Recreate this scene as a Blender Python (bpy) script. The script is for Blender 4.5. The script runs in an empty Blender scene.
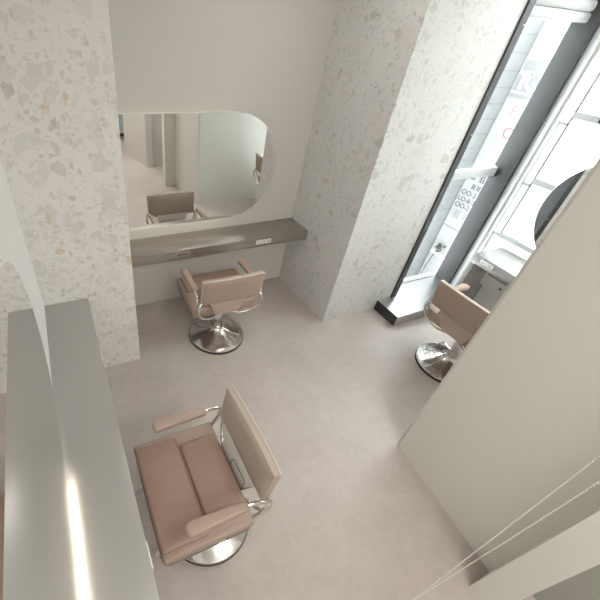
import bpy, bmesh, math, random
from mathutils import Vector, Matrix
random.seed(7)
S = bpy.context.scene
COL = S.collection
PI = math.pi

# ------------------------------------------------------------------ materials
def new_mat(name):
    m = bpy.data.materials.new(name); m.use_nodes = True
    nt = m.node_tree
    return m, nt, nt.nodes['Principled BSDF'], nt.nodes['Material Output']

def simple(name, col, rough=.5, metal=0., spec=.5, bump=0., bscale=200., coat=0.):
    m, nt, b, o = new_mat(name)
    b.inputs['Base Color'].default_value = (*col, 1)
    b.inputs['Roughness'].default_value = rough
    b.inputs['Metallic'].default_value = metal
    b.inputs['Specular IOR Level'].default_value = spec
    b.inputs['Coat Weight'].default_value = coat
    if bump:
        tc = nt.nodes.new('ShaderNodeTexCoord'); n = nt.nodes.new('ShaderNodeTexNoise')
        n.inputs['Scale'].default_value = bscale; n.inputs['Detail'].default_value = 4
        bp = nt.nodes.new('ShaderNodeBump'); bp.inputs['Strength'].default_value = bump; bp.inputs['Distance'].default_value = .002
        nt.links.new(tc.outputs['Object'], n.inputs['Vector']); nt.links.new(n.outputs['Fac'], bp.inputs['Height'])
        nt.links.new(bp.outputs['Normal'], b.inputs['Normal'])
    return m

def mixcol(nt, fac, a, b, mode='MIX'):
    n = nt.nodes.new('ShaderNodeMix'); n.data_type = 'RGBA'; n.blend_type = mode
    for sock, v in ((n.inputs[0], fac), (n.inputs[6], a), (n.inputs[7], b)):
        if isinstance(v, bpy.types.NodeSocket): nt.links.new(v, sock)
        elif isinstance(v, (tuple, list)): sock.default_value = (*v, 1)
        else: sock.default_value = v
    return n.outputs[2]

def math_n(nt, op, a, b=None, c=None):
    n = nt.nodes.new('ShaderNodeMath'); n.operation = op
    for i, v in enumerate((a, b, c)):
        if v is None: continue
        if isinstance(v, bpy.types.NodeSocket): nt.links.new(v, n.inputs[i])
        else: n.inputs[i].default_value = v
    return n.outputs[0]

def ramp(nt, fac, stops, interp='LINEAR'):
    r = nt.nodes.new('ShaderNodeValToRGB'); r.color_ramp.interpolation = interp
    e = r.color_ramp.elements
    while len(e) < len(stops): e.new(.5)
    for k, (p, c) in enumerate(stops):
        e[k].position = p; e[k].color = (*c, 1)
    nt.links.new(fac, r.inputs[0])
    return r.outputs[0]

def terrazzo(name, base1, base2, off=(0, 0, 0), warm=1.):
    m, nt, b, o = new_mat(name)
    N = nt.nodes.new; L = nt.links.new
    tc = N('ShaderNodeTexCoord'); mp = N('ShaderNodeMapping')
    mp.inputs['Location'].default_value = off
    L(tc.outputs['Object'], mp.inputs['Vector'])
    P = mp.outputs['Vector']
    nz = N('ShaderNodeTexNoise'); nz.inputs['Scale'].default_value = 13; nz.inputs['Detail'].default_value = 3
    L(P, nz.inputs['Vector'])
    sub = N('ShaderNodeVectorMath'); sub.operation = 'SUBTRACT'; sub.inputs[1].default_value = (.5, .5, .5); L(nz.outputs['Color'], sub.inputs[0])
    sc = N('ShaderNodeVectorMath'); sc.operation = 'SCALE'; sc.inputs['Scale'].default_value = .05; L(sub.outputs[0], sc.inputs[0])
    ad = N('ShaderNodeVectorMath'); ad.operation = 'ADD'; L(P, ad.inputs[0]); L(sc.outputs[0], ad.inputs[1])
    D = ad.outputs[0]
    nb = N('ShaderNodeTexNoise'); nb.inputs['Scale'].default_value = 3.2; nb.inputs['Detail'].default_value = 5; L(P, nb.inputs['Vector'])
    nf = N('ShaderNodeTexNoise'); nf.inputs['Scale'].default_value = 60; nf.inputs['Detail'].default_value = 3; L(P, nf.inputs['Vector'])
    col = mixcol(nt, ramp(nt, nb.outputs['Fac'], [(.35, (0, 0, 0)), (.65, (1, 1, 1))]), base1, base2)
    grey = [(.0, (.62, .615, .595)), (.25, (.54, .535, .52)), (.5, (.67, .65, .62)), (.72, (.45, .44, .425)), (.86, (.58, .545, .50)), (.95, (.52 + .03 * warm, .50 - .10 * warm, .46 - .20 * warm))]
    pale = [(.0, (.70, .69, .67)), (.35, (.64, .635, .615)), (.6, (.74, .715, .68)), (.84, (.64, .605, .56)), (.93, (.58 + .02 * warm, .56 - .12 * warm, .53 - .24 * warm))]
    for scale, thr, edge, tones, op in ((64, .84, .10, grey, .6), (30, .80, .12, grey, .65), (34, .80, .08, pale, .8), (15, .84, .12, pale, .75), (13, .91, .16, grey, .75), (8.5, .84, .13, pale, .65), (9.3, .955, .14, grey, .7)):
        offv = N('ShaderNodeVectorMath'); offv.operation = 'ADD'; offv.inputs[1].default_value = (scale * .37, scale * .11 + (5 if tones is pale else 0), scale * .23); L(D, offv.inputs[0])
        v = N('ShaderNodeTexVoronoi'); v.feature = 'F1'; v.inputs['Scale'].default_value = scale; L(offv.outputs[0], v.inputs['Vector'])
        e = N('ShaderNodeTexVoronoi'); e.feature = 'DISTANCE_TO_EDGE'; e.inputs['Scale'].default_value = scale; L(offv.outputs[0], e.inputs['Vector'])
        sp = N('ShaderNodeSeparateColor'); L(v.outputs['Color'], sp.inputs[0])
        on = math_n(nt, 'GREATER_THAN', sp.outputs[0], math_n(nt, 'MULTIPLY_ADD', nb.outputs['Fac'], -.45, thr + .225))
        lim = math_n(nt, 'MULTIPLY_ADD', sp.outputs[2], edge * 1.3, edge * .3)
        d = math_n(nt, 'SUBTRACT', e.outputs['Distance'], lim)
        sm = math_n(nt, 'MULTIPLY', d, 40); sm.node.use_clamp = True
        mask = math_n(nt, 'MULTIPLY', math_n(nt, 'MULTIPLY', on, sm), op * .88 if warm else op * .82)
        cc = ramp(nt, sp.outputs[1], tones, 'CONSTANT')
        cc = mixcol(nt, math_n(nt, 'MULTIPLY', nf.outputs['Fac'], .45 if warm else .3), cc, (.70, .68, .64))
        if not warm and tones is grey: cc = mixcol(nt, .45, cc, (.55, .55, .52), 'MULTIPLY')
        if tones is pale and scale < 20:        # pale stones with a darker rim
            rim = math_n(nt, 'LESS_THAN', d, .035); rim = math_n(nt, 'MULTIPLY', rim, math_n(nt, 'MULTIPLY', nf.outputs['Fac'], .55))
            cc = mixcol(nt, rim, cc, (.50, .45, .39))
        col = mixcol(nt, mask, col, cc)
    L(col, b.inputs['Base Color'])
    b.inputs['Roughness'].default_value = .42
    b.inputs['Specular IOR Level'].default_value = .4
    return m

def brushed(name, col, rough, axis, metal=1.):
    """steel with fine brush lines running along the given axis"""
    m, nt, b, o = new_mat(name)
    N = nt.nodes.new; L = nt.links.new
    b.inputs['Metallic'].default_value = metal; b.inputs['Base Color'].default_value = (*col, 1)
    tc = N('ShaderNodeTexCoord'); mp = N('ShaderNodeMapping')
    s = [260, 260, 260]; s['xyz'.index(axis)] = 2.0
    mp.inputs['Scale'].default_value = s; L(tc.outputs['Object'], mp.inputs['Vector'])
    n = N('ShaderNodeTexNoise'); n.inputs['Scale'].default_value = 1; n.inputs['Detail'].default_value = 3; L(mp.outputs['Vector'], n.inputs['Vector'])
    r = math_n(nt, 'MULTIPLY_ADD', n.outputs['Fac'], .05, rough - .025); L(r, b.inputs['Roughness'])
    bm_ = N('ShaderNodeBump'); bm_.inputs['Strength'].default_value = .003; bm_.inputs['Distance'].default_value = .0003
    L(n.outputs['Fac'], bm_.inputs['Height']); L(bm_.outputs['Normal'], b.inputs['Normal'])
    return m

def floor_mat():
    m, nt, b, o = new_mat('troweled_floor')
    N = nt.nodes.new; L = nt.links.new
    tc = N('ShaderNodeTexCoord')
    n1 = N('ShaderNodeTexNoise'); n1.inputs['Scale'].default_value = 1.6; n1.inputs['Detail'].default_value = 6; n1.inputs['Distortion'].default_value = .8
    n2 = N('ShaderNodeTexNoise'); n2.inputs['Scale'].default_value = 11; n2.inputs['Detail'].default_value = 6; n2.inputs['Distortion'].default_value = 1.5
    L(tc.outputs['Object'], n1.inputs['Vector']); L(tc.outputs['Object'], n2.inputs['Vector'])
    f = math_n(nt, 'ADD', math_n(nt, 'MULTIPLY', n1.outputs['Fac'], .65), math_n(nt, 'MULTIPLY', n2.outputs['Fac'], .35))
    c = ramp(nt, f, [(.33, (.42, .37, .338)), (.5, (.475, .425, .393)), (.68, (.535, .485, .45))])
    L(c, b.inputs['Base Color'])
    L(math_n(nt, 'MULTIPLY_ADD', n2.outputs['Fac'], .16, .36), b.inputs['Roughness'])
    b.inputs['Specular IOR Level'].default_value = .5
    bp = N('ShaderNodeBump'); bp.inputs['Strength'].default_value = .06; bp.inputs['Distance'].default_value = .004
    L(n2.outputs['Fac'], bp.inputs['Height']); L(bp.outputs['Normal'], b.inputs['Normal'])
    return m

def thin_glass(name, tint=(.97, .99, .98)):
    m, nt, b, o = new_mat(name)
    nt.nodes.remove(b)
    t = nt.nodes.new('ShaderNodeBsdfTransparent'); t.inputs[0].default_value = (*tint, 1)
    g = nt.nodes.new('ShaderNodeBsdfGlossy'); g.inputs['Roughness'].default_value = .0
    fr = nt.nodes.new('ShaderNodeFresnel'); fr.inputs[0].default_value = 1.45
    mx = nt.nodes.new('ShaderNodeMixShader')
    ge = nt.nodes.new('ShaderNodeNewGeometry')      # reflect only on the side the ray enters
    fac = math_n(nt, 'MULTIPLY', fr.outputs[0], math_n(nt, 'SUBTRACT', 1.0, ge.outputs['Backfacing']))
    nt.links.new(fac, mx.inputs[0]); nt.links.new(t.outputs[0], mx.inputs[1]); nt.links.new(g.outputs[0], mx.inputs[2])
    nt.links.new(mx.outputs[0], o.inputs[0])
    return m

def frosted(name):
    m, nt, b, o = new_mat(name)
    nt.nodes.remove(b)
    t = nt.nodes.new('ShaderNodeBsdfTranslucent'); t.inputs[0].default_value = (.93, .95, .95, 1)
    d = nt.nodes.new('ShaderNodeBsdfDiffuse'); d.inputs[0].default_value = (.93, .94, .94, 1)
    mx = nt.nodes.new('ShaderNodeMixShader'); mx.inputs[0].default_value = .75
    nt.links.new(d.outputs[0], mx.inputs[1]); nt.links.new(t.outputs[0], mx.inputs[2])
    nt.links.new(mx.outputs[0], o.inputs[0])
    return m

def emit(name, col, s):
    m, nt, b, o = new_mat(name)
    b.inputs['Base Color'].default_value = (.8, .8, .8, 1)
    b.inputs['Emission Color'].default_value = (*col, 1); b.inputs['Emission Strength'].default_value = s
    return m

def tile_mat():
    m, nt, b, o = new_mat('grey_block_tiles')
    N = nt.nodes.new; L = nt.links.new
    tc = N('ShaderNodeTexCoord'); mp = N('ShaderNodeMapping'); mp.inputs['Rotation'].default_value = (PI / 2, 0, 0)
    L(tc.outputs['Object'], mp.inputs['Vector'])
    br = N('ShaderNodeTexBrick'); br.inputs['Scale'].default_value = 1
    br.offset = 0.0
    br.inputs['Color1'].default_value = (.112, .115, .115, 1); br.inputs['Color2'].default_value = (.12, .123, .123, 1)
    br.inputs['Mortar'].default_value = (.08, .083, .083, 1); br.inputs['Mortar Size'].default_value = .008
    br.inputs['Brick Width'].default_value = .9; br.inputs['Row Height'].default_value = .185
    L(mp.outputs['Vector'], br.inputs['Vector']); L(br.outputs['Color'], b.inputs['Base Color'])
    b.inputs['Roughness'].default_value = .6
    return m

M = {}
M['paint'] = simple('warm_white_paint', (.625, .61, .575), .75, bump=.08, bscale=350)
M['paint_cool'] = simple('greige_partition_paint', (.72, .715, .665), .72, bump=.05, bscale=350)
M['white'] = simple('white_paint', (.80, .79, .77), .55)
M['grey_green'] = simple('grey_green_paint', (.36, .365, .33), .7)
M['ceiling'] = simple('ceiling_paint', (.80, .785, .76), .8)
M['terr'] = terrazzo('terrazzo_pale', (.80, .785, .76), (.78, .765, .745))
M['terr2'] = terrazzo('terrazzo_block', (.69, .69, .68), (.665, .67, .66), (3.1, 1.7, .6), .0)
M['floor'] = floor_mat()
M['steel_x'] = brushed('brushed_steel_x', (.42, .395, .365), .30, 'x', .85)
M['steel_y'] = brushed('brushed_steel_y', (.47, .465, .445), .32, 'y', .62)
M['steel_w'] = simple('satin_steel', (.50, .495, .49), .27, .75)
M['steel_p'] = brushed('brushed_steel_step', (.60, .60, .60), .30, 'x')
M['dark'] = simple('charcoal_metal', (.045, .045, .046), .45, .2)
M['column'] = simple('grey_column_paint', (.055, .055, .056), .7, .0, .12)
M['chrome'] = simple('chrome', (.80, .79, .77), .10, 1)
M['basechrome'] = simple('spun_chrome', (.64, .63, .61), .17, 1)
M['rubber'] = simple('black_rubber', (.015, .015, .015), .6)
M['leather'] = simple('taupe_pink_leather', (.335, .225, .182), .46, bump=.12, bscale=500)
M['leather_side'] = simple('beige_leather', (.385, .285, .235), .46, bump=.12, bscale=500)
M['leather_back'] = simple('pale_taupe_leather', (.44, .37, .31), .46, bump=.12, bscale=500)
M['leather_flap'] = simple('lit_taupe_leather', (.50, .40, .34), .46, bump=.12, bscale=500)  # flap leather paled: the light falling on it is put into the colour
M['piping'] = simple('pale_piping', (.62, .55, .48), .5)
M['plate'] = simple('pale_grey_plate', (.78, .76, .73), .4)
M['groove'] = simple('plate_groove', (.22, .20, .18), .5)
M['mirror'] = simple('silver_mirror', (.95, .955, .95), .0, 1)
M['acrylic'] = simple('mirror_white_edge', (.82, .81, .78), .45)
M['glass'] = thin_glass('clear_glass')
M['frost'] = frosted('frosted_film')
M['frame'] = simple('white_window_frame', (.60, .61, .61), .4)
M['frame_grey'] = simple('grey_window_bar', (.26, .265, .265), .45)
M['black'] = simple('black_line', (.03, .03, .03), .5)
M['socket'] = simple('white_socket_plastic', (.80, .80, .79), .4)
M['socket_dark'] = simple('dark_socket_insert', (.20, .155, .145), .4)
M['socket_hole'] = simple('socket_slot', (.05, .05, .05), .6)
M['plate_metal'] = simple('socket_frame', (.62, .57, .55), .35, .5)
M['led'] = emit('warm_led', (1, .80, .58), 3)
M['lamp'] = emit('lamp_diffuser', (1, .93, .84), 2)
M['bead'] = simple('ivory_bead', (.70, .68, .62), .4)
M['tiles'] = tile_mat()
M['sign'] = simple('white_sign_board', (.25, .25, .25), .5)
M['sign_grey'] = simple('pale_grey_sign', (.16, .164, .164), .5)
M['ink'] = simple('dark_ink', (.02, .02, .022), .6)
M['ink_pale'] = simple('pale_pink_ink', (.225, .175, .175), .6)
M['ink_red'] = simple('red_ink', (.225, .10, .10), .6)
M['pave'] = simple('grey_pavement', (.15, .15, .15), .8)
M['leaf'] = simple('dark_leaf', (.025, .032, .022), .6)
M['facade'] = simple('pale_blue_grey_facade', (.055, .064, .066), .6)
M['facade_glass'] = simple('teal_street_window', (.07, .09, .09), .15)

# ------------------------------------------------------------------ mesh helpers
def mesh_obj(name, bm, mat, parent=None, smooth=False, loc=None):
    me = bpy.data.meshes.new(name); bm.to_mesh(me); bm.free()
    mats = mat if isinstance(mat, (list, tuple)) else [mat]
    for mm in mats: me.materials.append(mm)
    if smooth:
        me.polygons.foreach_set('use_smooth', [True] * len(me.polygons))
    o = bpy.data.objects.new(name, me); COL.objects.link(o)
    if smooth and smooth != 'all':
        me.set_sharp_from_angle(angle=math.radians(38))
    if parent: o.parent = parent
    if loc: o.location = loc
    return o

def box(bm, x0, x1, y0, y1, z0, z1, bev=0., seg=2, mi=0):
    t = bmesh.new()
    bmesh.ops.create_cube(t, size=1)
    for v in t.verts:
        v.co = Vector(((x0 + x1) / 2 + v.co.x * (x1 - x0), (y0 + y1) / 2 + v.co.y * (y1 - y0), (z0 + z1) / 2 + v.co.z * (z1 - z0)))
    if bev: bmesh.ops.bevel(t, geom=list(t.edges), offset=bev, segments=seg, profile=.5, affect='EDGES')
    merge(bm, t, mi)

def merge(bm, t, mi=0):
    vm = {}
    for v in t.verts: vm[v] = bm.verts.new(v.co)
    for f in t.faces:
        try:
            nf = bm.faces.new([vm[v] for v in f.verts]); nf.material_index = mi; nf.smooth = f.smooth
        except ValueError: pass
    t.free()

def prism(bm, pts, z0, z1, mi=0):
    """vertical prism from an xy outline"""
    a = [bm.verts.new((x, y, z0)) for x, y in pts]; b = [bm.verts.new((x, y, z1)) for x, y in pts]
    n = len(pts)
    fs = [bm.faces.new(a[::-1]), bm.faces.new(b)] + [bm.faces.new((a[i], a[(i + 1) % n], b[(i + 1) % n], b[i])) for i in range(n)]
    for f in fs: f.material_index = mi
    bmesh.ops.recalc_face_normals(bm, faces=fs)

def extrude_outline(bm, pts, d, mi=0):
    """solid from a closed outline of 3D points pushed along d"""
    d = Vector(d)
    a = [bm.verts.new(Vector(p)) for p in pts]; b = [bm.verts.new(Vector(p) + d) for p in pts]
    n = len(pts)
    fs = [bm.faces.new(a[::-1]), bm.faces.new(b)] + [bm.faces.new((a[i], a[(i + 1) % n], b[(i + 1) % n], b[i])) for i in range(n)]
    for f in fs: f.material_index = mi
    bmesh.ops.recalc_face_normals(bm, faces=fs)

def smooth_path(pts, n=6):
    P = [Vector(p) for p in pts]; out = []
    for i in range(len(P) - 1):
        p0 = P[max(i - 1, 0)]; p1 = P[i]; p2 = P[i + 1]; p3 = P[min(i + 2, len(P) - 1)]
        for k in range(n):
            t = k / n
            out.append(.5 * ((2 * p1) + (p2 - p0) * t + (2 * p0 - 5 * p1 + 4 * p2 - p3) * t * t + (3 * p1 - p0 - 3 * p2 + p3) * t ** 3))
    out.append(P[-1]); return out

def tube(bm, pts, r, sides=10, smooth=True, n=6):
    P = smooth_path(pts, n) if smooth else [Vector(p) for p in pts]
    rings = []; up = None
    for i, p in enumerate(P):
        t = (P[min(i + 1, len(P) - 1)] - P[max(i - 1, 0)]).normalized()
        if up is None:
            up = Vector((0, 0, 1)) if abs(t.z) < .9 else Vector((1, 0, 0))
        u = (up - t * up.dot(t)).normalized(); up = u; v = t.cross(u)
        rings.append([bm.verts.new(p + (u * math.cos(a) + v * math.sin(a)) * r) for a in [2 * PI * k / sides for k in range(sides)]])
    for a, b in zip(rings, rings[1:]):
        for k in range(sides):
            f = bm.faces.new((a[k], a[(k + 1) % sides], b[(k + 1) % sides], b[k])); f.smooth = True
    bm.faces.new(rings[0][::-1]); bm.faces.new(rings[-1])

def lathe(bm, prof, seg=48, c=(0, 0)):
    rings = []
    for r, z in prof:
        rings.append([bm.verts.new((c[0] + max(r, 1e-4) * math.cos(2 * PI * k / seg), c[1] + max(r, 1e-4) * math.sin(2 * PI * k / seg), z)) for k in range(seg)])
    for a, b in zip(rings, rings[1:]):
        for k in range(seg):
            f = bm.faces.new((a[k], a[(k + 1) % seg], b[(k + 1) % seg], b[k])); f.smooth = True
    bm.faces.new(rings[0][::-1]); bm.faces.new(rings[-1])
    bmesh.ops.recalc_face_normals(bm, faces=bm.faces)

def tag(o, label, cat, group=None):
    o['label'] = label; o['category'] = cat
    if group: o['group'] = group
    return o
def struct(o):
    o['kind'] = 'structure'; return o
def empty(name, loc=(0, 0, 0), rz=0):
    o = bpy.data.objects.new(name, None); COL.objects.link(o)
    o.location = loc; o.rotation_euler = (0, 0, rz); o.empty_display_size = .05
    return o
def part_box(name, mat, parent, *b, bev=0., seg=2):
    bm = bmesh.new(); box(bm, *b, bev=bev, seg=seg); return mesh_obj(name, bm, mat, parent, smooth=bev > 0)

# ------------------------------------------------------------------ room shell
HC = 2.95
XW = 4.15          # window wall plane
def sbox(name, mat, *b, bev=0.):
    bm = bmesh.new(); box(bm, *b, bev=bev); return struct(mesh_obj(name, bm, mat))
bm = bmesh.new(); prism(bm, [(0, 0), (3.3, 0), (3.3, -.61), (4.45, -.61), (4.45, -5.7), (0, -5.7)], -.15, 0)
struct(mesh_obj('floor', bm, M['floor']))
sbox('ceiling', M['ceiling'], -.15, 4.45, -5.85, .15, HC, HC + .12)
sbox('wall_left', M['white'], -.15, 0, -5.7, .15, 0, HC)
sbox('wall_back', M['paint'], .0, 2.55, 0, .15, 0, HC)
# terrazzo pillar beside the left mirror
sbox('wall_pillar', M['terr'], 0, .605, -.709, 0, 0, HC, bev=.002)
# terrazzo block between the alcove and the storefront
bm = bmesh.new(); prism(bm, [(2.405, 0), (2.422, -.83), (3.27, -.83), (3.27, 0)], 0, HC)
struct(mesh_obj('wall_block', bm, M['terr2']))
# partition mass at the right
bm = bmesh.new(); prism(bm, [(2.149, -2.150), (2.161, -2.132), (4.45, -2.132), (4.45, -3.07), (1.90, -3.07), (1.90, -2.942), (2.070, -2.942)], 0, HC)
struct(mesh_obj('wall_partition', bm, M['paint_cool']))
# rear room seen in the mirror
sbox('wall_passage', M['grey_green'], 2.2, 2.35, -3.95, -3.07, 0, HC)
sbox('wall_end', M['white'], 1.94, 2.35, -4.1, -3.95, 0, HC)
bm = bmesh.new(); prism(bm, [(1.83, -3.86), (1.94, -3.84), (1.94, -4.75), (1.62, -4.75)], 0, HC)
struct(mesh_obj('wall_divider', bm, M['paint']))
sbox('wall_rear', M['paint'], 0, 2.3, -5.85, -5.7, 0, HC)
sbox('wall_side', M['paint'], 2.3, 2.45, -5.7, -4.1, 0, HC)
bm = bmesh.new(); box(bm, 1.2, 2.2, -5.7, -5.66, .12, 1.4)
rw = struct(mesh_obj('window_3', bm, simple('rear_window_blue_glass', (.42, .47, .52), .2)))
for x0, x1, z0, z1 in ((1.15, 2.25, .06, .12), (1.15, 2.25, 1.4, 1.46), (1.15, 1.2, .12, 1.4), (2.2, 2.25, .12, 1.4)):
    part_box('window_frame', M['dark'], rw, x0, x1, -5.7, -5.64, z0, z1)

# steel-clad step under the storefront
bm = bmesh.new(); box(bm, 3.095, XW - .03, -1.118, -.83, 0, .118); box(bm, 3.34, XW - .03, -.83, -.60, 0, .118)
struct(mesh_obj('trim_1', bm, M['steel_p'])).data.materials.append(M['dark'])
d = bpy.data.objects['trim_1'].data
# same steel end face; the dark it reflects is put into its colour
for p in d.polygons:
    if p.normal.x < -.9 and p.center.x < 3.1: p.material_index = 1

# storefront: charcoal jamb, glass, mid rail, head
w1 = struct(empty('window_1', (3.30, -.68, .118)))
def wp(name, mat, *b, bev=0.):
    x0, x1, y0, y1, z0, z1 = b
    return part_box(name, mat, w1, x0 - 3.30, x1 - 3.30, y0 + .68, y1 + .68, z0 - .118, z1 - .118, bev=bev)
jamb = wp('jamb', M['dark'], 3.272, 3.335, -.845, -.60, .118, HC)
for z in (.35, .95, 1.75, 2.45):
    bm = bmesh.new(); lathe(bm, [(.006, 0), (.006, .002), (.001, .003)], 12)
    bmesh.ops.transform(bm, matrix=Matrix.Translation((3.318 - 3.30, -.8455 + .68, z - .118)) @ Matrix.Rotation(PI / 2, 4, 'X'), verts=bm.verts)
    mesh_obj('screw', bm, M['chrome'], jamb)
wp('glass', M['glass'], 3.335, 4.09, -.672, -.664, .13, 2.50)
wp('bottom_track', M['frame_grey'], 3.335, 4.09, -.68, -.655, .118, .13)
wp('mid_rail', M['frame'], 3.335, 4.16, -.735, -.692, 1.325, 1.41, bev=.006)
bm = bmesh.new()
box(bm, 3.335, 4.17, -.80, -.60, 2.50, 2.56, bev=.012); box(bm, 3.335, 4.26, -.80, -.60, 2.56, 2.635, bev=.03, seg=4)
for v in bm.verts: v.co -= Vector((3.30, -.68, .118))
mesh_obj('head', bm, M['frame'], w1, smooth=True)
wp('transom_glass', M['glass'], 3.335, 4.09, -.672, -.664, 2.635, HC)
wp('transom_bar', M['dark'], 3.335, 4.15, -.70, -.655, 2.665, 2.685)
wp('transom_bar', M['frame'], 3.335, 4.15, -.72, -.655, 2.71, 2.73)
# grey column in the storefront corner
bm = bmesh.new(); box(bm, 4.092, 4.30, -.875, -.69, .118, HC, bev=.004)
struct(mesh_obj('wall_column', bm, M['column'], smooth=True))

# window in the right wall (faces the alcove side), with frosted panes
sbox('wall_right', M['white'], XW, XW + .15, -2.146, -.875, 0, .84)
w2 = struct(empty('window_2', (XW, -1.5, .84)))
def w2p(name, mat, *b, bev=0., kind=None):
    x0, x1, y0, y1, z0, z1 = b
    return part_box(name, mat, w2, x0 - XW, x1 - XW, y0 + 1.5, y1 + 1.5, z0 - .84, z1 - .84, bev=bev)
w2p('mullion', M['frame'], XW - .03, XW + .06, -.935, -.875, .0, HC, bev=.004)
w2p('mullion', M['frame'], XW - .015, XW + .05, -.975, -.935, .0, HC, bev=.003)
w2p('frosted_pane', M['frost'], XW + .012, XW + .02, -1.035, -.975, .84, 1.86)
w2p('glass', M['glass'], XW + .012, XW + .02, -1.035, -.975, 1.86, HC)
w2p('pane_edge', M['black'], XW + .004, XW + .024, -1.041, -1.035, .84, HC)
w2p('transom', M['frame_grey'], XW - .01, XW + .03, -1.035, -.975, .835, .85)
w2p('transom', M['frame_grey'], XW - .01, XW + .03, -1.035, -.975, 1.335, 1.35)
w2p('transom', M['frame_grey'], XW - .01, XW + .03, -1.035, -.975, 1.85, 1.865)
for z0, z1 in ((.87, 1.37), (1.41, 1.91), (1.95, 2.45)):
    w2p('frosted_pane', M['frost'], XW + .012, XW + .02, -1.225, -1.041, z0, z1)
for z0 in (.83, 1.37, 1.91, 2.45):
    w2p('transom', M['frame_grey'], XW - .012, XW + .04, -2.146, -1.041, z0, z0 + .04)
w2p('mullion', M['frame'], XW - .012, XW + .04, -1.245, -1.225, .87, HC)
w2p('glass', M['glass'], XW + .012, XW + .02, -2.146, -1.245, .87, HC)
w2p('glass', M['glass'], XW + .012, XW + .02, -1.225, -1.041, 2.49, HC)

# ------------------------------------------------------------------ counters
def socket_plate(parent, c, axis, n, w, mat):
    """outlet plate on a fascia; axis = outward direction"""
    ax = Vector(axis); side = Vector((0, 0, 1)).cross(ax)
    def place(bm_, o, a, b, z0, z1, d0, d1):
        t = bmesh.new(); bmesh.ops.create_cube(t, size=1)
        for v in t.verts:
            u = a + (v.co.x + .5) * (b - a); z = z0 + (v.co.z + .5) * (z1 - z0); dd = d0 + (v.co.y + .5) * (d1 - d0)
            v.co = Vector(c) + side * u + ax * dd + Vector((0, 0, z))
        bmesh.ops.recalc_face_normals(t, faces=t.faces)
        merge(bm_, t)
    bm = bmesh.new(); place(bm, None, -w / 2, w / 2, -.022, .022, 0, .004)
    p = mesh_obj('outlet_plate', bm, mat, parent)
    for k in range(n):
        u = (k - (n - 1) / 2) * (w / n)
        bm = bmesh.new(); place(bm, None, u - w / n * .38, u + w / n * .38, -.015, .015, .004, .006)
        s = mesh_obj('socket', bm, M['socket'], p)
        bm = bmesh.new()
        for q in (-.008, .008): place(bm, None, u + q - .0025, u + q + .0025, -.007, .007, .006, .0066)
        mesh_obj('slot', bm, M['socket_hole'], p)
    return p

ZT, TH = .75, .0915
cB = empty('steel_counter', (1.5, -.15, ZT - TH))
tag(cB, 'long brushed steel wall counter under the wide back mirror', 'counter')
part_box('worktop', M['steel_x'], cB, .605 - 1.5, 2.411 - 1.5, -.145, .15, 0, TH, bev=.002)
p = socket_plate(cB, (1.117 - 1.5, -.145, .052), (0, -1, 0), 1, .13, M['plate_metal'])
for c_ in p.children: c_.data.materials[0] = M['socket_dark']
socket_plate(cB, (1.917 - 1.5, -.145, .052), (0, -1, 0), 3, .155, M['socket'])
cA = empty('steel_counter', (.14, -1.8, ZT - TH))
tag(cA, 'brushed steel counter along the left wall beside the nearest chair', 'counter')
part_box('worktop', M['steel_y'], cA, -.14, .14, -1.12, 1.091, 0, TH, bev=.002)
socket_plate(cA, (.14, -1.265 + 1.8, .052), (1, 0, 0), 2, .10, M['socket'])
socket_plate(cA, (.14, -2.36 + 1.8, .052), (1, 0, 0), 2, .10, M['socket'])
cC = empty('steel_counter', (3.95, -1.63, 0))
tag(cC, 'brushed steel counter with a leg panel under the bright side window', 'counter')
part_box('worktop', M['steel_w'], cC, 3.76 - 3.95, XW - .005 - 3.95, -2.14 + 1.63, -1.121 + 1.63, ZT - TH, ZT, bev=.002)
part_box('leg_panel', M['steel_w'], cC, 3.762 - 3.95, XW - .005 - 3.95, -1.166 + 1.63, -1.1235 + 1.63, 0, ZT - TH, bev=.002)
socket_plate(cC, (3.76 - 3.95, -1.265 + 1.63, ZT - TH + .05), (-1, 0, 0), 2, .13, M['socket'])

# white slotted box fixed to the wall below the window counter
hb = empty('wall_heater', (XW, -1.29, .36))
tag(hb, 'white slotted box on the wall under the window counter', 'heater')
part_box('housing', M['white'], hb, -.09, 0, -.13, .13, .0, .20, bev=.01)
part_box('slot', M['frame_grey'], hb, -.093, -.088, -.10, .10, .125, .165)
part_box('louvre', M['frame'], hb, -.098, -.088, -.10, .10, .142, .148)
part_box('dial', M['frame_grey'], hb, -.096, -.088, -.085, -.06, .05, .075)

# ------------------------------------------------------------------ mirrors
YAW = math.radians(9)
def pill(x0, x1, z0, z1, r, left, right, n=28):
    """outline in (u, z); rounded on the ends asked for"""
    pts = []
    def arc(cx, cz, a0, a1): pts.extend([(cx + r * math.cos(a0 + (a1 - a0) * k / n), cz + r * math.sin(a0 + (a1 - a0) * k / n)) for k in range(n + 1)])
    if right: arc(x1 - r, z0 + r, -PI / 2, 0); arc(x1 - r, z1 - r, 0, PI / 2)
    else: pts.extend([(x1, z0), (x1, z1)])
    if left: arc(x0 + r, z1 - r, PI / 2, PI); arc(x0 + r, z0 + r, PI, 1.5 * PI)
    else: pts.extend([(x0, z1), (x0, z0)])
    out = []
    for q in pts:
        if not out or (abs(q[0] - out[-1][0]) + abs(q[1] - out[-1][1])) > 1e-5: out.append(q)
    return out
def grow(x0, x1, z0, z1, r, left, right, d):
    return pill(x0 - (d if left else 0), x1 + (d if right else 0), z0 - d, z1 + d, r + d, left, right)
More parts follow.
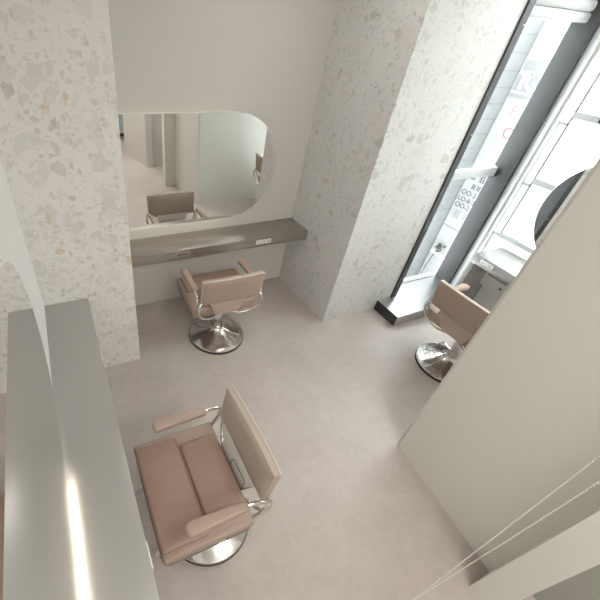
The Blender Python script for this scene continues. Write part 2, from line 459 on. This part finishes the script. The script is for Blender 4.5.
def make_mirror(label, loc, to3, u0, u1, left, right, led_u):
    """to3(u, z, depth): depth is the distance off the wall"""
    z0, z1, r = .861, 1.763, .451
    root = empty('wall_mirror', loc); tag(root, label, 'mirror')
    base = Vector(loc)
    def solid(name, outline, d0, d1, mat):
        bm = bmesh.new()
        a = [Vector(to3(u, z, d0)) - base for u, z in outline]
        dv = Vector(to3(0, 0, d1)) - Vector(to3(0, 0, d0))
        extrude_outline(bm, a, dv)
        return mesh_obj(name, bm, mat, root)
    solid('backing', grow(u0, u1, z0, z1, r, left, right, .006), .019, .026, M['acrylic'])
    solid('mirror_glass', pill(u0, u1, z0, z1, r, left, right), .026, .030, M['mirror'])
    solid('hanger', pill(u0 + .12, u1 - .12, z0 + .12, z1 - .12, r - .12, left, right), .0, .019, M['white'])
    s = solid('light_strip', [(led_u[0], z0 + .045), (led_u[1], z0 + .045), (led_u[1], z0 + .05), (led_u[0], z0 + .05)], .004, .014, M['led'])
    return root
make_mirror('wide pill-shaped mirror on the back wall above the steel counter', (1.34, 0, .86), lambda u, z, d: (u, -d, z), .607, 2.085, False, True, (.65, 1.63))
make_mirror('round-ended mirror on the left wall beside the terrazzo pillar', (0, -2.2, .86), lambda u, z, d: (d, u, z), -2.93, -1.455, False, True, (-2.9, -1.9))
make_mirror('round-ended mirror in front of the side window, half hidden by the partition', (XW - .02, -1.7, .86), lambda u, z, d: (4.02 - d * math.cos(YAW) + (u + 1.285) * math.sin(YAW), -1.285 + (u + 1.285) * math.cos(YAW) + d * math.sin(YAW), z), -2.02, -1.285, False, True, (-2.1, -1.7))
# posts that hold the window mirror off the counter
mC = [o for o in bpy.data.objects if o.name.startswith('wall_mirror') and abs(o.location.x - XW + .02) < .001][0]
for y in (-1.75, -1.95):
    px = 4.02 + (y + 1.285) * math.tan(YAW) - (XW - .02) + .002
    bm = bmesh.new(); tube(bm, [(px, y + 1.7, -.11), (px, y + 1.7, .3)], .008, smooth=False); mesh_obj('post', bm, M['chrome'], mC, smooth=True)

# ------------------------------------------------------------------ styling chair
def cushion(x0, x1, y0, y1, z0, z1, bev, crown=0., seg=4):
    bm = bmesh.new()
    box(bm, x0, x1, y0, y1, z0, z1, bev=bev, seg=seg)
    if crown:
        es = [e for e in bm.edges]
        bmesh.ops.subdivide_edges(bm, edges=es, cuts=3, use_grid_fill=True)
        cx, cy, wx, wy = (x0 + x1) / 2, (y0 + y1) / 2, (x1 - x0) / 2, (y1 - y0) / 2
        for v in bm.verts:
            if v.co.z > (z0 + z1) / 2:
                v.co.z += crown * max(0, 1 - ((v.co.x - cx) / wx) ** 2) * max(0, 1 - ((v.co.y - cy) / wy) ** 2)
    return bm

def make_chair():
    """origin on the floor under the column; the sitter looks to +y"""
    root = empty('styling_chair')
    # base: rubber ring, spun dish, hydraulic column, pump lever
    bm = bmesh.new(); lathe(bm, [(.225, 0), (.254, .0), (.256, .006), (.256, .018), (.250, .022), (.225, .022)], 64)
    ring = mesh_obj('rubber_ring', bm, M['rubber'], root, smooth=True)
    bm = bmesh.new(); lathe(bm, [(.0, .014), (.247, .014), (.253, .022), (.249, .031), (.228, .040), (.17, .058), (.11, .082), (.065, .108), (.048, .125), (.046, .135), (.0, .135)], 72)
    mesh_obj('base_dish', bm, M['basechrome'], root, smooth=True)
    bm = bmesh.new(); lathe(bm, [(.0, .13), (.040, .13), (.040, .20), (.033, .205), (.033, .335), (.06, .34), (.06, .352), (.0, .352)], 32)
    mesh_obj('column', bm, M['chrome'], root, smooth=True)
    lev = empty('pump_lever', (0, 0, .115)); lev.parent = root
    bm = bmesh.new(); tube(bm, [(.03, -.05, .02), (.085, -.095, -.01), (.145, -.135, -.025), (.165, -.125, -.025), (.172, .10, -.025), (.155, .11, -.025), (.09, .075, -.01), (.03, .045, .02)], .0055, n=4)
    mesh_obj('lever_rod', bm, M['chrome'], lev, smooth=True)
    # seat
    bm = cushion(-.300, .300, -.115, .352, .352, .462, .018, .0)
    for v in bm.verts:      # the underside draws in
        if v.co.z < .40:
            v.co.x *= .96; v.co.y = .10 + (v.co.y - .10) * .96
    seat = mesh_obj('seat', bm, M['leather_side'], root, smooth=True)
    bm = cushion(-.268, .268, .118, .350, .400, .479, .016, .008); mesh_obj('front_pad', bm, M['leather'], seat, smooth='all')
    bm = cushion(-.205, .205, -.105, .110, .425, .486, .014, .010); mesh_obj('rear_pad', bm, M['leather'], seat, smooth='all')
    bm = bmesh.new()
    tube(bm, [(-.255, .346, .368), (-.285, .33, .366), (-.290, .25, .366), (-.290, -.10, .366)], .0028, 6, n=4)
    tube(bm, [(.255, .346, .368), (.285, .33, .366), (.290, .25, .366), (.290, -.10, .366)], .0028, 6, n=4)
    tube(bm, [(-.25, .348, .368), (.25, .348, .368)], .0028, 6, smooth=False)
    mesh_obj('piping', bm, M['groove'], seat, smooth=True)
    # backrest: a wide slab, gently wrapped round the sitter, leaning back
    def slab(w0, w1, lo, hi, thick, bow, nx=16, nz=6, edge=.018, crown=.010):
        t = bmesh.new(); F = []; B = []
        for j in range(nz + 1):
            v = j / nz; rowf = []; rowb = []
            for i in range(nx + 1):
                u = i / nx * 2 - 1
                w = w0 + (w1 - w0) * v
                x = u * w
                y = lo[0] + (hi[0] - lo[0]) * v + bow * u * u
                z = lo[1] + (hi[1] - lo[1]) * v
                ex = min(1, (1 - abs(u)) * w / edge); ez = min(1, min(v, 1 - v) * (hi[1] - lo[1]) / edge)
                k = math.sqrt(max(0, 1 - (1 - ex) ** 2)) * math.sqrt(max(0, 1 - (1 - ez) ** 2))
                th = thick * (.62 + .38 * k)
                cr = crown * (1 - u * u) * 4 * v * (1 - v)
                rowf.append(t.verts.new((x, y + th / 2 + cr, z))); rowb.append(t.verts.new((x, y - th / 2, z)))
            F.append(rowf); B.append(rowb)
        for G in (F, B):
            for j in range(nz):
                for i in range(nx): t.faces.new((G[j][i], G[j][i + 1], G[j + 1][i + 1], G[j + 1][i]))
        for j in range(nz):
            for i in (0, nx): t.faces.new((F[j][i], F[j + 1][i], B[j + 1][i], B[j][i]))
        for i in range(nx):
            for j in (0, nz): t.faces.new((F[j][i], F[j][i + 1], B[j][i + 1], B[j][i]))
        bmesh.ops.recalc_face_normals(t, faces=t.faces)
        return t
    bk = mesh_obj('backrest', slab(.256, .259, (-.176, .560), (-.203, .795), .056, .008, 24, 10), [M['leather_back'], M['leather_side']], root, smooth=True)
    for p in bk.data.polygons:
        if p.normal.y < -.3: p.material_index = 1
    pts = []
    for u, v in [(-1, 0), (-1, .5), (-1, 1)] + [(-1 + k / 6, 1) for k in range(1, 12)] + [(1, 1), (1, .5), (1, 0)]:
        w = .256 + .003 * v
        pts.append((u * (w + .001), -.176 - .027 * v + .008 * u * u - .016, 0.560 + .235 * v + (.001 if v == 1 else 0)))
    bm = bmesh.new(); tube(bm, pts, .0045, 6, smooth=False); mesh_obj('piping', bm, M['piping'], bk, smooth=True)
    # lower flap tucked under the backrest, with a pale plate on its inner side
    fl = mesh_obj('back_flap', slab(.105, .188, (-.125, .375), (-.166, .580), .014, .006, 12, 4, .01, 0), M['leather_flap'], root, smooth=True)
    bm = bmesh.new()
    for i in range(2): pass
    a = Vector((0, -.114, .385)); b = Vector((0, -.152, .575))
    dz = (b - a).normalized(); nrm = Vector((0, -dz.z, dz.y)) * -1
    q = [a + Vector((-.09, .003, 0)), a + Vector((.09, .003, 0)), b + Vector((.185, .003, 0)), b + Vector((-.185, .003, 0))]
    extrude_outline(bm, q, nrm * .005)
    pl = mesh_obj('inner_plate', bm, M['plate'], fl)
    bm = bmesh.new(); mid = (a + b) / 2 + nrm * .012
    hw, hh, rr = .07, .038, .015; ring_pts = []
    for cx, cz, a0 in ((hw - rr, hh - rr, 0), (-hw + rr, hh - rr, PI / 2), (-hw + rr, -hh + rr, PI), (hw - rr, -hh + rr, 1.5 * PI)):
        for k in range(5):
            an = a0 + k * PI / 8; ring_pts.append(mid + Vector((-.06 + cx + rr * math.cos(an), 0, 0)) + dz * (cz + rr * math.sin(an)))
    ring_pts.append(ring_pts[0]); tube(bm, ring_pts, .0022, 6, smooth=False); mesh_obj('plate_outline', bm, M['groove'], pl, smooth=True)
    # armrests on bent chrome tubes
    for s in (-1, 1):
        arm = empty('armrest', (0, 0, 0)); arm.parent = root
        bm = bmesh.new()
        secs = [(.238, .018, .022, .626), (.232, .028, .034, .627), (.215, .034, .041, .628), (.10, .028, .038, .630), (-.02, .025, .034, .628), (-.055, .022, .030, .625), (-.064, .014, .020, .624)]
        rings = []
        for y, hwid, h, zc in secs:
            rg = []
            for k in range(16):
                an = 2 * PI * k / 16
                cx, cz = math.cos(an), math.sin(an)
                rg.append(bm.verts.new((s * .268 + hwid * math.copysign(abs(cx) ** .55, cx), y, zc + h / 2 * math.copysign(abs(cz) ** .55, cz))))
            rings.append(rg)
        for A_, B_ in zip(rings, rings[1:]):
            for k in range(16): bm.faces.new((A_[k], A_[(k + 1) % 16], B_[(k + 1) % 16], B_[k]))
        bm.faces.new(rings[0]); bm.faces.new(rings[-1][::-1]); bmesh.ops.recalc_face_normals(bm, faces=bm.faces)
        mesh_obj('arm_pad', bm, M['leather_side'], arm, smooth=True)
        bm = bmesh.new()
        tube(bm, [(s * .268, -.05, .625), (s * .272, -.10, .622), (s * .279, -.150, .600), (s * .283, -.165, .555), (s * .281, -.150, .50), (s * .272, -.115, .455), (s * .255, -.085, .42), (s * .20, -.07, .345)], .0105)
        mesh_obj('arm_tube', bm, M['chrome'], arm, smooth=True)
        bm = bmesh.new()
        tube(bm, [(s * .255, -.180, .575), (s * .274, -.195, .55), (s * .277, -.195, .50), (s * .262, -.180, .445), (s * .22, -.165, .395), (s * .13, -.13, .352), (s * .03, -.06, .346)], .0105)
        mesh_obj('back_tube', bm, M['chrome'], arm, smooth=True)
    # footrest: two chrome tubes swept forward from under the seat
    bm = bmesh.new()
    for s in (-1, 1):
        tube(bm, [(s * .03, .05, .340), (s * .10, .20, .325), (s * .165, .32, .26), (s * .18, .38, .17), (s * .18, .43, .125), (s * .18, .50, .115)], .011)
    tube(bm, [(-.18, .47, .117), (.18, .47, .117)], .009, smooth=False)
    ft = mesh_obj('footrest', bm, M['chrome'], root, smooth=True)
    return root, lev

def copy_tree(o, parent=None):
    c = o.copy(); COL.objects.link(c)
    if parent: c.parent = parent
    for ch in list(o.children): copy_tree(ch, c)
    return c
chairA, leverA = make_chair()
chairB = copy_tree(chairA); chairC = copy_tree(chairA)
chairA.location = (.690, -2.040, 0); chairA.rotation_euler = (0, 0, PI / 2)
chairB.location = (1.352, -.648, 0); chairB.rotation_euler = (0, 0, math.radians(-1))
chairC.location = (3.163, -1.655, 0); chairC.rotation_euler = (0, 0, -PI / 2)
for c, a in ((chairB, 0), (chairC, PI)):
    for ch in c.children:
        if ch.name.startswith('pump_lever'): ch.rotation_euler = (0, 0, a)
for c, ox, oy in ((chairA, -.035, .015), (chairB, -.016, 0), (chairC, .035, 0)):    # the seats sit a little off their pedestals
    for ch in c.children:
        if ch.name.split('.')[0] in ('rubber_ring', 'base_dish', 'column', 'pump_lever'):
            ch.location.x += ox; ch.location.y += oy
tag(chairA, 'taupe leather salon chair nearest the camera, seen from the front at the left counter', 'chair', 'styling chairs')
tag(chairB, 'taupe leather salon chair seen from behind, drawn up to the back wall counter', 'chair', 'styling chairs')
tag(chairC, 'taupe leather salon chair at the window counter, partly hidden by the partition', 'chair', 'styling chairs')

# ------------------------------------------------------------------ bead chain of a roller blind, close to the camera
bm = bmesh.new()
def strand(p0, p1, pitch=.0068):
    p0, p1 = Vector(p0), Vector(p1); n = int((p1 - p0).length / pitch)
    for k in range(n + 1):
        t = bmesh.new(); bmesh.ops.create_icosphere(t, subdivisions=1, radius=.0014)
        for v in t.verts: v.co += p0.lerp(p1, k / n)
        for f in t.faces: f.smooth = True
        merge(bm, t)
    tube(bm, [p0, p1], .0003, 5, smooth=False)
topz = HC - .055
s1 = (.838, -2.850, 1.966); s2 = (.831, -2.871, 1.938); lo = Vector((.834, -2.868, 1.27))
def up(p, z):
    p = Vector(p); k = (z - lo.z) / (p.z - lo.z); return lo + (p - lo) * k
bc = empty('blind_chain', (.834, -2.868, HC))
for p in (s1, s2): strand(up(p, topz), lo)
for v in bm.verts: v.co -= Vector((.834, -2.868, HC))
mesh_obj('bead_chain', bm, M['bead'], bc, smooth='all')
part_box('bracket', M['white'], bc, -.02, .02, -.06, .08, -.06, 0, bev=.004)
tag(bc, 'thin ivory bead chain loop hanging close in front of the greige partition', 'chain')

# ------------------------------------------------------------------ street outside
sbox('ground', M['pave'], 3.3, 14, -8, 9, -1.25, -1.15)
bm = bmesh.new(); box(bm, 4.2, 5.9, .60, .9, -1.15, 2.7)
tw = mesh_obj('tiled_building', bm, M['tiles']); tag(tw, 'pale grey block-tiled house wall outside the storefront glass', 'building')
sg = empty('street_sign', (5.897, .593, -.6))
tag(sg, 'tall white street sign board with lettering beside the tiled wall', 'sign')
def sp(name, mat, y0, y1, z0, z1, d=.0, th=.03):
    return part_box(name, mat, sg, -d - th if d == 0 else -.03 - d, 0 if d == 0 else -.03, y0 - .6, y1 - .6, z0 + .6, z1 + .6)
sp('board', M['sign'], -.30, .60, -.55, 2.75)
sp('grey_panel', M['sign_grey'], -.30, .585, 1.83, 2.16, .002)
sp('dark_bar', M['sign_grey'], -.30, .60, 1.755, 1.80, .004)
sp('bottom_bar', M['sign_grey'], -.30, .60, -.085, -.06, .004)
sp('top_band', M['sign_grey'], -.30, .56, 2.38, 2.46, .003)
sp('foot', M['frame_grey'], -.30, .60, -1.15, -.59, 0, .03)
def sign_text(txt, y, z, size, mat, bold=0.):
    cu = bpy.data.curves.new('t', 'FONT'); cu.body = txt; cu.size = size; cu.extrude = .001; cu.offset = bold
    t = bpy.data.objects.new('t', cu); COL.objects.link(t)
    bpy.context.view_layer.update()
    dg = bpy.context.evaluated_depsgraph_get()
    me = bpy.data.meshes.new_from_object(t.evaluated_get(dg))
    bpy.data.objects.remove(t)
    R = Matrix(((0, 0, -1, -.036), (-1, 0, 0, y - .6), (0, 1, 0, z + .6), (0, 0, 0, 1)))
    me.transform(R); me.materials.clear(); me.materials.append(mat)
    o = bpy.data.objects.new('lettering', me); COL.objects.link(o); o.parent = sg
sign_text('T', .585, 1.86, .26, M['sign'], .012)
sign_text('O', .475, 1.855, .27, M['sign'], .006)
sign_text('F', .47, 1.55, .19, M['ink_pale'])
sign_text('O', .43, 1.30, .19, M['ink_red'])
sign_text('OO-2', .575, .455, .10, M['ink'])
sign_text('LO-8-2', .580, .355, .095, M['ink'])
sign_text('OO-2', .580, .255, .10, M['ink'])
# small brush-like characters, too small to read
rg = random.Random(4)
def glyph(y, z, s):
    z = z - .0
    for k in range(4):
        a = z + s * (.08 + k * .27); box(bm, -.034, -.031, y - s * (.7 + .25 * rg.random()) - .6, y - s * .1 * rg.random() - .6, a + .6, a + s * .08 + .6)
    for k in range(2):
        b = y - s * (.25 + k * .4); box(bm, -.034, -.031, b - s * .08 - .6, b - .6, z + .6, z + s * .95 + .6)
for y, z, s in ((.55, .68, .10), (.41, .68, .10), (.40, .80, .10), (.47, .56, .075), (.39, .56, .075)):
    bm = bmesh.new(); glyph(y, z, s); mesh_obj('small_lettering', bm, M['ink'], sg)
for y in (.54, .38):
    bm = bmesh.new(); glyph(y, .08, .13); mesh_obj('small_lettering', bm, M['sign_grey'], sg)
# little shrub sprig against the board
bm = bmesh.new()
for k in range(26):
    t = bmesh.new(); bmesh.ops.create_icosphere(t, subdivisions=1, radius=.022)
    o_ = Vector((5.80 + rg.uniform(-.04, .04), .44 + rg.gauss(0, .03), -.42 + rg.gauss(0, .03)))
    for v in t.verts: v.co = Vector((v.co.x, v.co.y * .6, v.co.z)) + o_
    merge(bm, t)
tube(bm, [(5.80, .44, -.42), (5.80, .50, -.75), (5.80, .52, -1.15)], .006, 6)
pl = mesh_obj('shrub', bm, M['leaf'], smooth=True); tag(pl, 'small dark shrub standing against the foot of the white street sign', 'shrub')
# house across the street, seen in slivers through the side window
hs = empty('street_house', (7.2, -3.0, -1.15)); tag(hs, 'pale blue-grey house across the street behind the side window', 'building')
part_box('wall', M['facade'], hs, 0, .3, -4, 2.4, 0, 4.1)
for k in range(5):
    part_box('ledge', M['sign_grey'], hs, -.06, 0, -4, 2.4, .5 + k * .75, .62 + k * .75)
    for j in range(5): part_box('window', M['facade_glass'], hs, -.015, 0, -3.4 + j * 1.15, -2.6 + j * 1.15, .68 + k * .75, 1.18 + k * .75)

# ------------------------------------------------------------------ light
def area(name, loc, rot, sx, sy, power, col=(1, 1, 1)):
    l = bpy.data.lights.new(name, 'AREA'); l.shape = 'RECTANGLE'; l.size = sx; l.size_y = sy; l.energy = power; l.color = col
    o = bpy.data.objects.new(name, l); COL.objects.link(o); o.location = loc; o.rotation_euler = rot
    return o
WARM = (1, .968, .93)
def ceiling_lamp(loc, L, along, power, label, wid=.42):
    sx, sy = L, wid
    t = empty('ceiling_lamp', loc); tag(t, label, 'lamp')
    part_box('housing', M['white'], t, -sx / 2 - .012, sx / 2 + .012, -sy / 2 - .012, sy / 2 + .012, -.03, 0, bev=.004)
    part_box('diffuser', M['lamp'], t, -sx / 2, sx / 2, -sy / 2, sy / 2, -.033, -.029)
    area('lamp_light', (loc[0], loc[1], loc[2] - .037), (0, 0, 0), sx, sy, power, WARM)
ceiling_lamp((3.3, -1.65, HC), .8, 'x', 4, 'added flat ceiling panel light brightening the window side')  # extra lamp, added to lift the block, floor and chair by the window
ceiling_lamp((1.45, -3.4, HC), .85, 'x', 22, 'flat ceiling lamp panel between the front and the rear room')
ceiling_lamp((1.75, -.86, HC), .7, 'x', 4, 'narrow ceiling lamp panel in front of the back counter alcove', .14)
ceiling_lamp((1.0, -4.7, HC), 1.2, 'x', 24, 'flat ceiling lamp panel in the rear room')
# led tapes behind the mirrors
area('mirror_led', (1.14, -.010, .895), (0, 0, 0), .98, .012, .3, (1, .89, .76))
area('mirror_led', (.011, -2.40, .90), (0, 0, 0), .016, 1.0, 1.1, (1, .93, .84))
area('mirror_led', (1.14, -.010, 1.74), (PI, 0, 0), .98, .012, .06, (1, .87, .72))

W = bpy.data.worlds.new('overcast'); S.world = W; W.use_nodes = True
bg = W.node_tree.nodes['Background']
bg.inputs[0].default_value = (.93, .97, 1, 1); bg.inputs[1].default_value = 18.0

# ------------------------------------------------------------------ camera
cam = bpy.data.cameras.new('camera'); co = bpy.data.objects.new('camera', cam); COL.objects.link(co)
co.location = (.2283, -2.8688, 2.4053); co.rotation_euler = (.8935, -.0721, -.4035)
cam.sensor_fit = 'HORIZONTAL'; cam.sensor_width = 36; cam.lens = 366.32 / 600 * 36
cam.shift_x = (300 - 218.98) / 600; cam.shift_y = 0
cam.clip_start = .02
S.camera = co
S.view_settings.view_transform = 'Standard'; S.view_settings.look = 'None'; S.view_settings.gamma = 1; S.view_settings.use_curve_mapping = False
S.view_settings.exposure = 0.14
S.cycles.use_denoising = True
S.cycles.max_bounces = 14; S.cycles.diffuse_bounces = 8; S.cycles.transparent_max_bounces = 16
S.cycles.sample_clamp_indirect = 6
